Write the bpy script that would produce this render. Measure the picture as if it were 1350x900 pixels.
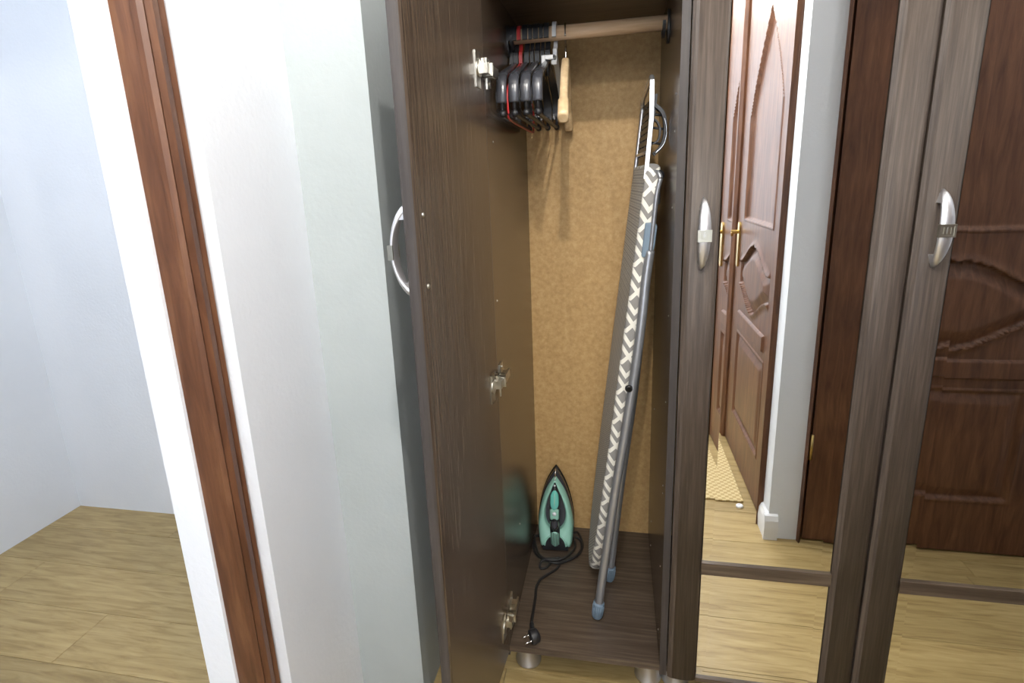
import bpy, bmesh, math, random
from mathutils import Vector, Matrix
for o in list(bpy.data.objects): bpy.data.objects.remove(o)
S = bpy.context.scene
C = S.collection
random.seed(4)
PI = math.pi

# ---------------------------------------------------------------- camera
cam_d = bpy.data.cameras.new('camera'); cam = bpy.data.objects.new('camera', cam_d); C.objects.link(cam)
S.camera = cam
yaw, pitch, roll = 0.2100, 0.2477, -0.0427
cx_, cy_, fpx = 660.76, 427.6, 733.0
fwd = Vector((-math.sin(yaw)*math.cos(pitch), math.cos(yaw)*math.cos(pitch), -math.sin(pitch)))
r0 = Vector((math.cos(yaw), math.sin(yaw), 0)); u0 = r0.cross(fwd)
rr = math.cos(roll)*r0+math.sin(roll)*u0; uu = -math.sin(roll)*r0+math.cos(roll)*u0
m = Matrix((rr, uu, -fwd)).transposed().to_4x4(); m.translation = Vector((.2609, -1.1607, 1.2727))
cam.matrix_world = m
cam_d.sensor_width = 36; cam_d.sensor_fit = 'HORIZONTAL'; cam_d.lens = fpx/1350*36
cam_d.shift_x = (675-cx_)/1350; cam_d.shift_y = -(450-cy_)/1350
cam_d.clip_start = .02

# ---------------------------------------------------------------- light
S.view_settings.view_transform = 'Standard'; S.view_settings.look = 'None'; S.view_settings.gamma = 1
S.view_settings.exposure = 0.0
w = bpy.data.worlds.new('world'); S.world = w; w.use_nodes = True
w.node_tree.nodes['Background'].inputs[0].default_value = (.75, .85, 1, 1)
w.node_tree.nodes['Background'].inputs[1].default_value = .35
def lamp(name, loc, e, col, r=.02):
    l = bpy.data.lights.new(name, 'POINT'); l.energy = e; l.color = col; l.shadow_soft_size = r
    o = bpy.data.objects.new(name, l); o.location = loc; C.objects.link(o)
def area(name, loc, rot, sx, sy, e, col):
    l = bpy.data.lights.new(name, 'AREA'); l.shape = 'RECTANGLE'; l.size = sx; l.size_y = sy; l.energy = e; l.color = col
    o = bpy.data.objects.new(name, l); o.location = loc; o.rotation_euler = rot; C.objects.link(o)
lamp('ceiling_bulb', (.25, -.98, 2.09), 36, (1, .94, .86), .012)
lamp('ceiling_bulb', (-.135, -1.0, 2.09), 11, (1, .94, .86), .015)
lamp('ceiling_bulb', (.45, -2.15, 2.2), 46, (1, .95, .88), .05)  # added rear fill, lifts the lower back panel and the left wall
lamp('corridor_fill', (1.5, -.38, 2.35), 12, (1, .95, .88), .05)  # added fill, brightens the return wall and second carved door
lamp('next_room_fill', (-1.15, -.9, 2.3), 34, (.88, .93, 1), .1)  # added cool fill, keeps the unseen next room pale
area('cool_front_fill', (.1, -2.9, 1.5), (math.radians(90), 0, 0), 1.2, 1.3, 7, (.72, .84, 1))  # added cool fill by the front wall, no window stands there

# ---------------------------------------------------------------- mesh helpers
class MB:
    def __init__(s): s.v = []; s.f = []; s.uv = {}; s.mi = []; s.sm = []
    def add(s, vs, fs, sm=False, mi=0):
        b = len(s.v); s.v += [tuple(p) for p in vs]
        for f in fs: s.f.append([b+i for i in f]); s.sm.append(sm); s.mi.append(mi)
        return b
    def box(s, a, b, mi=0, bev=0):
        x0, y0, z0 = a; x1, y1, z1 = b
        if bev <= 0:
            return s.add([(x0,y0,z0),(x1,y0,z0),(x1,y1,z0),(x0,y1,z0),(x0,y0,z1),(x1,y0,z1),(x1,y1,z1),(x0,y1,z1)],
                  [(0,3,2,1),(4,5,6,7),(0,1,5,4),(1,2,6,5),(2,3,7,6),(3,0,4,7)], mi=mi)
        bm = bmesh.new(); bmesh.ops.create_cube(bm, size=1)
        for v in bm.verts: v.co = Vector(((x0+x1)/2+v.co.x*(x1-x0), (y0+y1)/2+v.co.y*(y1-y0), (z0+z1)/2+v.co.z*(z1-z0)))
        bmesh.ops.bevel(bm, geom=bm.edges[:], offset=bev, segments=2, affect='EDGES', profile=.6)
        bm.verts.index_update()
        s.add([v.co.copy() for v in bm.verts], [[v.index for v in f.verts] for f in bm.faces], mi=mi); bm.free()
    def prism(s, pts, d, mi=0, sm=False):
        """closed polygon pts (3D), extruded by vector d"""
        n = len(pts); d = Vector(d); P = [Vector(p) for p in pts]
        s.add(P+[p+d for p in P], [tuple(range(n))[::-1], tuple(range(n, 2*n))], mi=mi)
        b = len(s.v)-2*n
        for i in range(n):
            j = (i+1) % n; s.f.append([b+i, b+j, b+n+j, b+n+i]); s.sm.append(sm); s.mi.append(mi)
    def sweep(s, path, prof, up=(0,0,1), closed=False, cap=True, sm=True, mi=0, frame=None, scales=None):
        """profile (a,b): a along side vector, b along up-ish vector"""
        P = [Vector(p) for p in path]; n = len(P); k = len(prof); rings = []
        upv = Vector(up)
        for i, p in enumerate(P):
            if closed: t = (P[(i+1) % n]-P[i-1])
            else: t = P[min(i+1, n-1)]-P[max(i-1, 0)]
            t.normalize()
            side = t.cross(upv)
            if side.length < 1e-4: side = t.cross(Vector((1, .01, 0)))
            side.normalize(); nrm = side.cross(t).normalized()
            sc = scales[i] if scales else 1
            rings.append([p+side*a*sc+nrm*b*sc for a, b in prof])
        b0 = s.add([q for r in rings for q in r], [])
        m_ = n if closed else n-1
        for i in range(m_):
            for j in range(k):
                a = b0+i*k+j; bb = b0+i*k+(j+1) % k; c = b0+((i+1) % n)*k+(j+1) % k; d = b0+((i+1) % n)*k+j
                s.f.append([a, bb, c, d]); s.sm.append(sm); s.mi.append(mi)
        if cap and not closed:
            s.f.append([b0+j for j in range(k)][::-1]); s.sm.append(False); s.mi.append(mi)
            s.f.append([b0+(n-1)*k+j for j in range(k)]); s.sm.append(False); s.mi.append(mi)
    def tube(s, path, r, seg=10, closed=False, mi=0, scales=None, up=(0.03,0.02,1)):
        s.sweep(path, [(r*math.cos(2*PI*j/seg), r*math.sin(2*PI*j/seg)) for j in range(seg)], up=up, closed=closed, mi=mi, scales=scales)
    def lathe(s, prof, c, axis=(0,0,1), seg=24, mi=0):
        """prof [(r,h)] around axis through c"""
        a = Vector(axis).normalized(); e1 = a.orthogonal().normalized(); e2 = a.cross(e1); c = Vector(c); k = len(prof)
        b0 = s.add([c+a*h+(e1*math.cos(2*PI*i/seg)+e2*math.sin(2*PI*i/seg))*r for i in range(seg) for r, h in prof], [])
        for i in range(seg):
            for j in range(k-1):
                i2 = (i+1) % seg
                s.f.append([b0+i*k+j, b0+i2*k+j, b0+i2*k+j+1, b0+i*k+j+1]); s.sm.append(True); s.mi.append(mi)
        for j, rev in ((0, True), (k-1, False)):
            if prof[j][0] > 1e-5:
                f = [b0+i*k+j for i in range(seg)]; s.f.append(f[::-1] if rev else f); s.sm.append(False); s.mi.append(mi)
def smooth_path(pts, n=8, closed=False):
    P = [Vector(p) for p in pts]; out = []; N = len(P)
    rng = N if closed else N-1
    for i in range(rng):
        if closed: a, b, c, d = P[i-1], P[i], P[(i+1) % N], P[(i+2) % N]
        else: a, b, c, d = P[max(i-1, 0)], P[i], P[i+1], P[min(i+2, N-1)]
        for k in range(n):
            t = k/n
            out.append(.5*((2*b)+(c-a)*t+(2*a-5*b+4*c-d)*t*t+(3*b-a-3*c+d)*t**3))
    if not closed: out.append(P[-1])
    return out
def obj(name, mb, mat, parent=None, uvs=None, auto=True, xf=None):
    me = bpy.data.meshes.new(name)
    off = Vector((0,0,0))
    q = parent
    while q is not None: off += q.location; q = q.parent
    vs = [Vector(v) for v in mb.v]
    if xf is not None: vs = [xf @ v for v in vs]
    me.from_pydata([v-off for v in vs], [], mb.f)
    mats = mat if isinstance(mat, (list, tuple)) else [mat]
    for m_ in mats: me.materials.append(m_)
    for p, sm, mi in zip(me.polygons, mb.sm, mb.mi): p.use_smooth = sm; p.material_index = mi
    if uvs:
        l = me.uv_layers.new(name='uv')
        for p in me.polygons:
            for li in p.loop_indices: l.data[li].uv = uvs(Vector(mb.v[me.loops[li].vertex_index]), p)
    bm = bmesh.new(); bm.from_mesh(me); bmesh.ops.recalc_face_normals(bm, faces=bm.faces); bm.to_mesh(me); bm.free()
    me.update()
    o = bpy.data.objects.new(name, me); C.objects.link(o)
    if parent is not None: o.parent = parent
    return o
def thing(name, loc, label, cat, group=None):
    o = bpy.data.objects.new(name, None); o.empty_display_size = .05; C.objects.link(o); o.location = loc
    return tag(o, label, cat, group)
def tag(o, label, cat, group=None):
    o['label'] = label; o['category'] = cat
    if group: o['group'] = group
    return o
def struct(name, mb, mat, parent=None):
    o = obj(name, mb, mat, parent); o['kind'] = 'structure'; return o
def copy_tree(o, parent=None):
    c = o.copy(); C.objects.link(c); c.parent = parent
    for ch in [x for x in bpy.data.objects if x.parent == o]: copy_tree(ch, c)
    return c
def at(px, py, ax, val):
    """world point on the plane axis=val seen at a pixel of the photograph"""
    d = fwd*fpx+rr*(px-cx_)-uu*(py-cy_); o = m.translation
    t = (val-o[ax])/d[ax]; return o+d*t

# ---------------------------------------------------------------- materials
def mat(name, col, rough=.5, metal=0, spec=.5, coat=0):
    M_ = bpy.data.materials.new(name); M_.use_nodes = True; b = M_.node_tree.nodes['Principled BSDF']
    b.inputs['Base Color'].default_value = (*col, 1); b.inputs['Roughness'].default_value = rough
    b.inputs['Metallic'].default_value = metal; b.inputs['Specular IOR Level'].default_value = spec
    b.inputs['Coat Weight'].default_value = coat
    return M_
def nodes(M_): return M_.node_tree.nodes, M_.node_tree.links, M_.node_tree.nodes['Principled BSDF']
def ramp_mat(name, stops, scale, mscale=(1,1,1), rough=.5, detail=6, bump=0, bscale=None, rnd=0, coat=0, dist=0, metal=0, spec=.5, nrough=.6):
    M_ = mat(name, stops[0][1], rough, metal, spec, coat); N, L, b = nodes(M_)
    tc = N.new('ShaderNodeTexCoord'); mp = N.new('ShaderNodeMapping'); mp.inputs['Scale'].default_value = mscale
    L.new(tc.outputs['Object'], mp.inputs['Vector'])
    vec = mp.outputs['Vector']
    if rnd:
        oi = N.new('ShaderNodeObjectInfo'); mu = N.new('ShaderNodeVectorMath'); mu.operation = 'SCALE'; mu.inputs['Scale'].default_value = 37
        cb = N.new('ShaderNodeCombineXYZ'); [L.new(oi.outputs['Random'], cb.inputs[k]) for k in range(3)]
        L.new(cb.outputs[0], mu.inputs[0]); ad = N.new('ShaderNodeVectorMath'); L.new(vec, ad.inputs[0]); L.new(mu.outputs[0], ad.inputs[1]); vec = ad.outputs[0]
    nz = N.new('ShaderNodeTexNoise'); nz.inputs['Scale'].default_value = scale; nz.inputs['Detail'].default_value = detail
    nz.inputs['Distortion'].default_value = dist; nz.inputs['Roughness'].default_value = nrough
    L.new(vec, nz.inputs['Vector'])
    cr = N.new('ShaderNodeValToRGB'); e = cr.color_ramp.elements
    while len(e) < len(stops): e.new(.5)
    for k, (p, c) in enumerate(stops): e[k].position = p; e[k].color = (*c, 1)
    L.new(nz.outputs['Fac'], cr.inputs['Fac'])
    if rnd:
        hs = N.new('ShaderNodeHueSaturation'); mr = N.new('ShaderNodeMapRange')
        mr.inputs['To Min'].default_value = 1-rnd; mr.inputs['To Max'].default_value = 1+rnd
        L.new(oi.outputs['Random'], mr.inputs['Value']); L.new(mr.outputs[0], hs.inputs['Value']); L.new(cr.outputs['Color'], hs.inputs['Color'])
        L.new(hs.outputs[0], b.inputs['Base Color'])
    else: L.new(cr.outputs['Color'], b.inputs['Base Color'])
    if bump:
        bn = N.new('ShaderNodeTexNoise'); bn.inputs['Scale'].default_value = bscale or scale; bn.inputs['Detail'].default_value = 3
        L.new(mp.outputs['Vector'], bn.inputs['Vector'])
        bu = N.new('ShaderNodeBump'); bu.inputs['Strength'].default_value = bump; bu.inputs['Distance'].default_value = .002
        L.new(bn.outputs['Fac'], bu.inputs['Height']); L.new(bu.outputs[0], b.inputs['Normal'])
    return M_
WEN = [(.32, (.050, .035, .025)), (.5, (.080, .058, .041)), (.68, (.122, .092, .067))]
M_wenge = ramp_mat('wenge_vertical', WEN, 14, (20, 20, .6), rough=.24, bump=.05, bscale=30, spec=.7)
M_stile = ramp_mat('wenge_foil', [(a, (b[0]*.72, b[1]*.72, b[2]*.76)) for a, b in WEN], 14, (16, 16, .5), rough=.55, bump=.3, bscale=40)
M_wengeh = ramp_mat('wenge_across', WEN, 14, (.45, 9, 9), rough=.32, bump=.12, bscale=30)
M_edge = ramp_mat('wenge_edge_band', [(.3, (.028, .023, .021)), (.7, (.055, .046, .042))], 14, (9, 9, .45), rough=.6)
M_board = ramp_mat('fibreboard', [(.25, (.33, .19, .065)), (.5, (.46, .29, .115)), (.75, (.57, .39, .18))], 70, rough=.62, bump=.25, bscale=160, detail=8, nrough=.75)
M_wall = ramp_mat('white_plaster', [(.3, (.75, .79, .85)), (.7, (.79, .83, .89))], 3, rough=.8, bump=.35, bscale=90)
M_pier = ramp_mat('shaded_white_plaster', [(.3, (.37, .41, .415)), (.7, (.42, .46, .465))], 3, rough=.8, bump=.35, bscale=90)  # wall plaster darkened: the pier's dimmer light is put into the colour
M_ceil = mat('ceiling_paint', (.8, .8, .8), .9)
M_oak = ramp_mat('oak_laminate', [(.3, (.235, .158, .058)), (.5, (.345, .25, .105)), (.72, (.43, .325, .15))], 5, (1.2, 12, 12), rough=.38, rnd=.12, dist=.8, detail=8)
M_sub = mat('dark_underlay', (.05, .035, .02), .8)
M_brown = ramp_mat('brown_lacquered_wood', [(.3, (.065, .025, .011)), (.5, (.115, .047, .022)), (.72, (.175, .08, .038))], 8, (6, 6, .7), rough=.42, coat=0, dist=.5, spec=.4)
M_mirror = mat('mirror_silver', (.93, .94, .93), .0, 1)
M_brass = mat('brass', (.62, .46, .18), .3, 1)
M_chrome = mat('chrome', (.78, .78, .78), .16, 1)
M_nickel = ramp_mat('nickel', [(.3, (.42, .40, .35)), (.7, (.60, .58, .52))], 60, rough=.32, metal=1)
M_satin = mat('satin_silver', (.66, .66, .68), .38, .9)
M_band = mat('pale_metal_band', (.50, .49, .42), .35, 1)
M_foot = mat('silver_foot', (.52, .51, .50), .35, .9)
M_rod = ramp_mat('beech', [(.3, (.50, .33, .19)), (.6, (.66, .47, .30)), (.8, (.74, .56, .38))], 9, (.6, 7, 7), rough=.45, dist=.6)
M_hwood = ramp_mat('pale_hanger_wood', [(.3, (.55, .38, .20)), (.6, (.72, .54, .32)), (.8, (.80, .64, .42))], 12, (6, .8, 6), rough=.45)
M_blk = ramp_mat('black_plastic', [(.3, (.010, .010, .012)), (.7, (.018, .019, .022))], 20, rough=.45)
M_gblk = mat('glossy_charcoal_plastic', (.045, .047, .055), .22)
M_red = mat('red_plastic', (.42, .025, .025), .35)
M_grey = mat('pale_grey_plastic', (.55, .56, .57), .35)
M_bgrey = mat('blue_grey_plastic', (.15, .21, .27), .4)
M_tubeg = mat('grey_painted_tube', (.34, .35, .37), .28, .6)
M_teal = ramp_mat('teal_plastic', [(.3, (.28, .54, .44)), (.7, (.32, .60, .49))], 5, rough=.24)
M_win = mat('translucent_teal_tank', (.22, .80, .68), .08, 0, .6)
nodes(M_win)[2].inputs['Transmission Weight'].default_value = .35
M_cable = mat('black_rubber', (.016, .015, .015), .5)
M_white = mat('white_gloss_paint', (.80, .82, .85), .35)
M_sole = mat('iron_soleplate', (.10, .095, .09), .25, .9)
M_mat = None
def mat_weave():
    M_ = mat('woven_sisal', (.5, .4, .2), .9); N, L, b = nodes(M_)
    tc = N.new('ShaderNodeTexCoord'); ch = N.new('ShaderNodeTexChecker'); ch.inputs['Scale'].default_value = 70
    ch.inputs[1].default_value = (.62, .50, .27, 1); ch.inputs[2].default_value = (.44, .33, .15, 1)
    L.new(tc.outputs['Object'], ch.inputs['Vector']); L.new(ch.outputs[0], b.inputs['Base Color'])
    bu = N.new('ShaderNodeBump'); bu.inputs['Strength'].default_value = .6; bu.inputs['Distance'].default_value = .003
    L.new(ch.outputs['Fac'], bu.inputs['Height']); L.new(bu.outputs[0], b.inputs['Normal']); return M_
M_mat = mat_weave()
def mat_cover():
    """printed lattice of white crosses and chevrons on grey; u across one repeat (-1..1 folded), v along"""
    M_ = mat('printed_cover', (.3, .3, .3), .8); N, L, b = nodes(M_)
    def mth(op, a, c=None, clamp=False):
        n = N.new('ShaderNodeMath'); n.operation = op; n.use_clamp = clamp
        for k, x in enumerate((a, c)):
            if x is None: continue
            if isinstance(x, (int, float)): n.inputs[k].default_value = x
            else: L.new(x, n.inputs[k])
        return n.outputs[0]
    uv = N.new('ShaderNodeUVMap'); uv.uv_map = 'uv'; sp = N.new('ShaderNodeSeparateXYZ'); L.new(uv.outputs[0], sp.inputs[0])
    uf = mth('FRACT', sp.outputs[0]); vf = mth('FRACT', sp.outputs[1])
    au = mth('ABSOLUTE', mth('SUBTRACT', mth('MULTIPLY', uf, 2), 1))
    x1 = mth('LESS_THAN', mth('ABSOLUTE', mth('SUBTRACT', mth('MULTIPLY', mth('ABSOLUTE', mth('SUBTRACT', vf, .28)), 3.7), au)), .34)
    x2 = mth('LESS_THAN', mth('ABSOLUTE', mth('SUBTRACT', mth('MULTIPLY', mth('SUBTRACT', vf, .64), 3.7), au)), .34)
    wh = mth('MAXIMUM', x1, x2)
    mx = N.new('ShaderNodeMix'); mx.data_type = 'RGBA'; L.new(wh, mx.inputs['Factor'])
    mx.inputs[6].default_value = (.26, .25, .235, 1); mx.inputs[7].default_value = (.78, .76, .68, 1)
    L.new(mx.outputs[2], b.inputs['Base Color']); return M_
M_cover = mat_cover()

# ================================================================= SETTING
fl = MB(); fl.box((-2.0, -3.0, -.05), (2.2, .60, -.011))
floor = struct('floor', fl, M_sub)
pw, pl = .19, 1.29
meshes = {}
row = 0; y = -3.0
while y < .58:
    x = -2.0-((row*.47) % pl)
    while x < 2.2:
        a, b = max(x, -2.0), min(x+pl, 2.2)
        if b-a > .05:
            w_ = round(b-a, 3); h_ = round(min(pw, .60-y), 3)
            if (w_, h_) not in meshes:
                q = MB(); q.box((0, .0006, -.0105), (w_-.0012, h_-.0006, 0), bev=.0009)
                o = obj('plank', q, M_oak, floor); meshes[(w_, h_)] = o.data
            else:
                o = bpy.data.objects.new('plank', meshes[(w_, h_)]); C.objects.link(o); o.parent = floor
            o.location = (a, y, 0)
        x += pl
    y += pw; row += 1
ce = MB(); ce.box((-2.0, -3.05, 2.6), (2.3, .65, 2.66)); struct('ceiling', ce, M_ceil)
b_ = MB(); b_.box((-2.0, .565, 0), (2.2, .63, 2.6)); struct('wall_back', b_, M_wall)
b_ = MB(); b_.box((-2.05, -3.06, 0), (2.25, -3.0, 2.6)); struct('wall_front', b_, M_wall)
# plastered pier left of the wardrobe, then the left wall with the doorway into the next room
XL, YP, YD = -.368, -.100, -.3665
def wall_box(name, x0, x1, y0, y1, z0=0, z1=2.6, mt=None):
    q = MB(); q.box((x0, y0, z0), (x1, y1, z1)); return struct(name, q, mt or M_wall)
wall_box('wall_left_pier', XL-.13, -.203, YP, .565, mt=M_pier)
wall_box('wall_left_shade_recess', -.2028, -.018, .30, .565, mt=M_pier)  # made-up recess, its dark gap stands in for the open door's shadow band
wall_box('wall_left', XL-.13, XL, YD, YP)
wall_box('wall_left_rear', XL-.13, XL, -3.0, -1.28)
wall_box('wall_left_lintel', XL-.13, XL, -1.28, YD, 2.1)
wall_box('wall_left_reveal', XL-.13, XL-.0705, YD-.062, YD-.0005, 0, 2.1)
# brown door lining and moulded architrave in that doorway
def archi_profile(y0, dy, x, dx):
    P = [(0,0),(0,.010),(.008,.016),(.016,.012),(.024,.018),(.036,.020),(.044,.014),(.050,.017),(.055,.010),(.055,0)]
    return [(x+dx*b, y0+dy*a) for a, b in P]
for nm, y0, dy in (('trim_1', YD-.0005, -1), ('trim_2', -1.2795, 1)):
    q = MB(); q.prism([(a, b, 0) for a, b in archi_profile(y0, dy, XL-.035, 1)], (0, 0, 2.099)); struct(nm, q, M_brown)
    q = MB(); q.box((XL-.070, min(y0, y0+dy*.055), 0), (XL-.0352, max(y0, y0+dy*.055), 2.099)); struct(nm+'_lining', q, M_brown)
q = MB(); q.box((XL-.070, -1.22, 2.03), (XL-.017, YD-.056, 2.099)); struct('trim_3', q, M_brown)
q = MB(); q.box((-2.05, -3.0, 0), (-2.0, .6, 2.6)); struct('wall_next_room', q, M_wall)
# right-hand wall with the carved door (seen in the mirror), and the return facing the wardrobe
XR = .80; YR = -.76
V = lambda v: -.0244-v          # depth behind the mirror -> place in the room
q = MB(); q.box((XR, V(.822), 0), (XR+.10, YR-0, 2.6)); struct('wall_right', q, M_wall)
q = MB(); q.box((XR, -3.0, 0), (XR+.14, V(1.645), 2.6)); struct('wall_right_rear', q, M_wall)
q = MB(); q.box((XR, V(1.645), 2.13), (XR+.14, V(.822), 2.6)); struct('wall_right_lintel', q, M_wall)
q = MB(); q.box((.9005, YR-.14, 2.13), (1.765, YR, 2.6)); struct('wall_return_lintel', q, M_wall)
q = MB(); q.box((1.7655, YR-.14, 0), (2.2, YR, 2.6)); struct('wall_return', q, M_wall)
q = MB(); q.box((2.2, -3.0, 0), (2.26, .6, 2.6)); struct('wall_far_right', q, M_wall)
# white baseboards
def base_prof(): return [(0,0),(.014,0),(.016,.045),(.014,.075),(.008,.092),(.0,.098)]
q = MB(); q.prism([(XR-a, YR, h) for a, h in base_prof()], (0, V(.818)-YR, 0)); struct('baseboard_right', q, M_white)
q = MB(); q.prism([(XR-a, V(1.647), h) for a, h in base_prof()], (0, -1.25, 0)); struct('baseboard_right_rear', q, M_white)
q = MB(); q.prism([(XR-.016, YR+a, h) for a, h in base_prof()], (.046, 0, 0)); struct('baseboard_return', q, M_white)

# carved brown doors
def ztop(v): # arched head of the upper panel
    t = (v-1.19)/.25; return 1.46+.40*max(0, 1-abs(t))**.75
def wave(v, z0, amp): return z0+amp*math.sin((v-.95)/.48*2*PI*1.0)
def leaf_h(v, z):
    """height of the carving at (v,z) and the piece it belongs to"""
    v0, v1 = .955, 1.435
    def rim(d, deep, r=.016):
        if d < 0: return 0
        if d < r: return .006*math.sin(d/r*PI)-deep*(d/r)**2
        return -deep
    if v < v0 or v > v1: return 0, 'door_frame'
    dv = min(v-v0, v1-v)
    if z > 1.075:
        d = min(dv, z-1.075, ztop(v)-z)
        if d > 0: return rim(d, .012), 'upper_panel'
        return 0, 'door_frame'
    if .69 < z <= 1.03:
        c_ = math.cos((v-1.195)/.24*PI); up = .945+.045*c_; lo = .765-.045*c_
        if z > up or z < lo:
            e = min(abs(z-up), abs(z-lo)); return (.010*math.exp(-(e/.016)**2)), 'carved_rail'
        d = min(dv*.8, up-z, z-lo)
        return (-.010 if d < .012 else min(.007, -.010+(d-.012)*.42)), 'carved_panel'
    if .625 < z < .685 and dv > .02: return .010, 'carved_rail'
    if .19 < z < .59:
        d = min(dv, z-.19, .59-z)
        if d < .018: return rim(d, .010, .018), 'lower_panel'
        return min(.002, -.010+(d-.018)*.35), 'lower_panel'
    return 0, 'door_frame'
def carved_door(root, to):
    """to(v, z, out) -> world; out = towards the room"""
    v0, v1, z0, z1 = .832, 1.560, .008, 2.03; n1, n2 = 126, 340
    bags = {}
    H = [[None]*(n2+1) for _ in range(n1+1)]
    for i in range(n1+1):
        for j in range(n2+1):
            v = v0+(v1-v0)*i/n1; z = z0+(z1-z0)*j/n2; H[i][j] = (to(v, z, leaf_h(v, z)[0]))
    for i in range(n1):
        for j in range(n2):
            v = v0+(v1-v0)*(i+.5)/n1; z = z0+(z1-z0)*(j+.5)/n2; nm = leaf_h(v, z)[1]
            mb, idx = bags.setdefault(nm, (MB(), {}))
            f = []
            for a, b in ((i,j),(i+1,j),(i+1,j+1),(i,j+1)):
                if (a, b) not in idx: idx[(a, b)] = len(mb.v); mb.v.append(tuple(H[a][b]))
                f.append(idx[(a, b)])
            mb.f.append(f); mb.sm.append(True); mb.mi.append(0)
    mb = bags['door_frame'][0]
    A = [to(v0, z0, 0), to(v1, z0, 0), to(v1, z1, 0), to(v0, z1, 0)]; B = [to(v0, z0, -.04), to(v1, z0, -.04), to(v1, z1, -.04), to(v0, z1, -.04)]
    mb.add(A+B, [(4,5,6,7),(0,1,5,4),(1,2,6,5),(2,3,7,6),(3,0,4,7)])
    for nm, (mb, _) in bags.items(): obj(nm, mb, M_brown, root)
    # architraves
    for s0, d in ((.822, -1), (1.566, 1)):
        P = [(0,0),(0,.012),(.010,.020),(.022,.014),(.032,.022),(.055,.024),(.066,.016),(.076,.010),(.076,-.02),(0,-.02)]
        mb = MB(); pts = [to(s0+d*a*(1 if d > 0 else .12), 0, b-.004) for a, b in P]
        mb.prism(pts, Vector(to(0, 2.12, 0))-Vector(to(0, 0, 0))); obj('architrave', mb, M_brown, root)
    mb = MB(); P = [(2.035, 0), (2.035, .016), (2.05, .02), (2.10, .02), (2.12, .01), (2.12, 0)]
    mb.prism([to(.82, z, h) for z, h in P], Vector(to(1.642, 0, 0))-Vector(to(.82, 0, 0))); obj('architrave', mb, M_brown, root)
    # brass lever and plate
    mb = MB(); pts = []
    for k in range(16):
        a = k/16*2*PI; pts.append(to(1.505+.017*math.cos(a), (1.065-.02 if math.sin(a) > 0 else .865+.02)+.02*math.sin(a), 0))
    mb.prism(pts, Vector(to(0,0,.008))-Vector(to(0,0,0)))
    pl_ = obj('handle_plate', mb, M_brass, root)
    mb = MB(); mb.tube(smooth_path([to(1.505, 1.022, .006), to(1.505, 1.022, .042), to(1.499, 1.022, .05), to(1.47, 1.022, .052), to(1.42, 1.018, .05)], 4), .0085)
    obj('lever', mb, M_brass, pl_)
    for zz in (.32, 1.75):
        mb = MB(); mb.lathe([(0,0),(.006,0),(.006,.09),(0,.09)], to(.829, zz, .008), seg=10); obj('hinge', mb, M_brass, root)
r1 = thing('carved_door', (XR, V(1.6), 0), 'brown lacquered carved door with brass lever reflected in the mirror beside the open compartment', 'door')
carved_door(r1, lambda v, z, o: Vector((XR-o, V(v), z)))
r2 = thing('carved_door', (.91, YR, 0), 'second brown carved door, in the wall facing the wardrobe, reflected in the right-hand mirror', 'door')
carved_door(r2, lambda v, z, o: Vector((.905+(v-.822), YR+o, z)))

# woven mat
q = MB()
NX, NY = 2, 2
q.box((.02, -2.15, .0), (.766, V(.955), .008), bev=.003)
rim_ = obj('woven_mat', q, M_mat); tag(rim_, 'beige woven floor mat in front of the carved door, seen in the mirror', 'mat')

p = at(975, 668, 2, 0)
q = MB(); q.lathe([(0,0),(.014,0),(.014,.006),(.011,.009),(.004,.009),(.0035,.006),(0,.006)], (p.x, -.0244-p.y, 0), seg=20)
tag(obj('door_stop', q, M_white), 'small white round door stop on the laminate floor by the mat', 'door stop')

# ================================================================= WARDROBE
W, DP, ZF, ZT = .373, .5325, .116, 1.671
wd = thing('wardrobe', (0, .0, 0), 'dark brown wardrobe with its left door open and mirrored doors on the right', 'wardrobe')
BX = [(-.016, 0), (.373, .389), (.779, .795), (1.186, 1.202)]
for a, b in BX:
    q = MB(); q.box((a, .001, .088), (b, DP+.003, 2.25)); o = obj('side_panel', q, M_wenge, wd)
    e = MB(); e.box((a, -.0006, .088), (b, .0009, 2.25)); obj('edge_band', e, M_edge, o)
for i in range(3):
    a, b = BX[i][1], BX[i+1][0]
    q = MB(); q.box((a, .001, .100), (b, DP, ZF)); o = obj('bottom_panel', q, M_wengeh, wd)
    e = MB(); e.box((a, -.0006, .0995), (b, .0009, ZF)); obj('edge_band', e, M_wengeh, o)
    q = MB(); q.box((a, .001, ZT), (b, DP, ZT+.016)); obj('shelf', q, M_wengeh, wd)
    q = MB(); q.box((a-.016, DP, .100), (b, DP+.004, 2.25)); obj('back_panel', q, M_board, wd)
q = MB(); q.box((-.016, 0, 2.25), (1.202, DP+.003, 2.27)); obj('top_panel', q, M_wengeh, wd)
# silver feet
for x in (.034, .352, .42, .76, .83, 1.16):
    for y in (.080, .46):
        q = MB(); q.lathe([(0,0),(.033,0),(.0345,.003),(.0345,.006),(.031,.010),(.030,.055),(.0315,.075),(.034,.084),(.034,.0878),(0,.0878)], (x, y, 0), seg=28)
        obj('foot', q, M_foot, wd)
# row of shelf pin holes and screw caps on the inner sides
for i, (y, z) in enumerate([(.06, .35), (.06, .55), (.06, .57), (.06, .78), (.06, .98), (.06, 1.21), (.06, 1.36), (.06, 1.43), (.40, .25), (.40, .62), (.06, .165), (.40, .165)]):
    q = MB(); q.lathe([(0,0),(.0022,0),(.0015,.0012),(0,.0014)], (W, y, z), axis=(-1,0,0), seg=8); obj('screw_cap', q, M_nickel, wd)
for y, z in [(.06, 1.36), (.03, 1.02), (.20, .34)]:
    q = MB(); q.lathe([(0,0),(.0022,0),(.0015,.0012),(0,.0014)], (0, y, z), axis=(1,0,0), seg=8); obj('screw_cap', q, M_nickel, wd)
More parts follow.
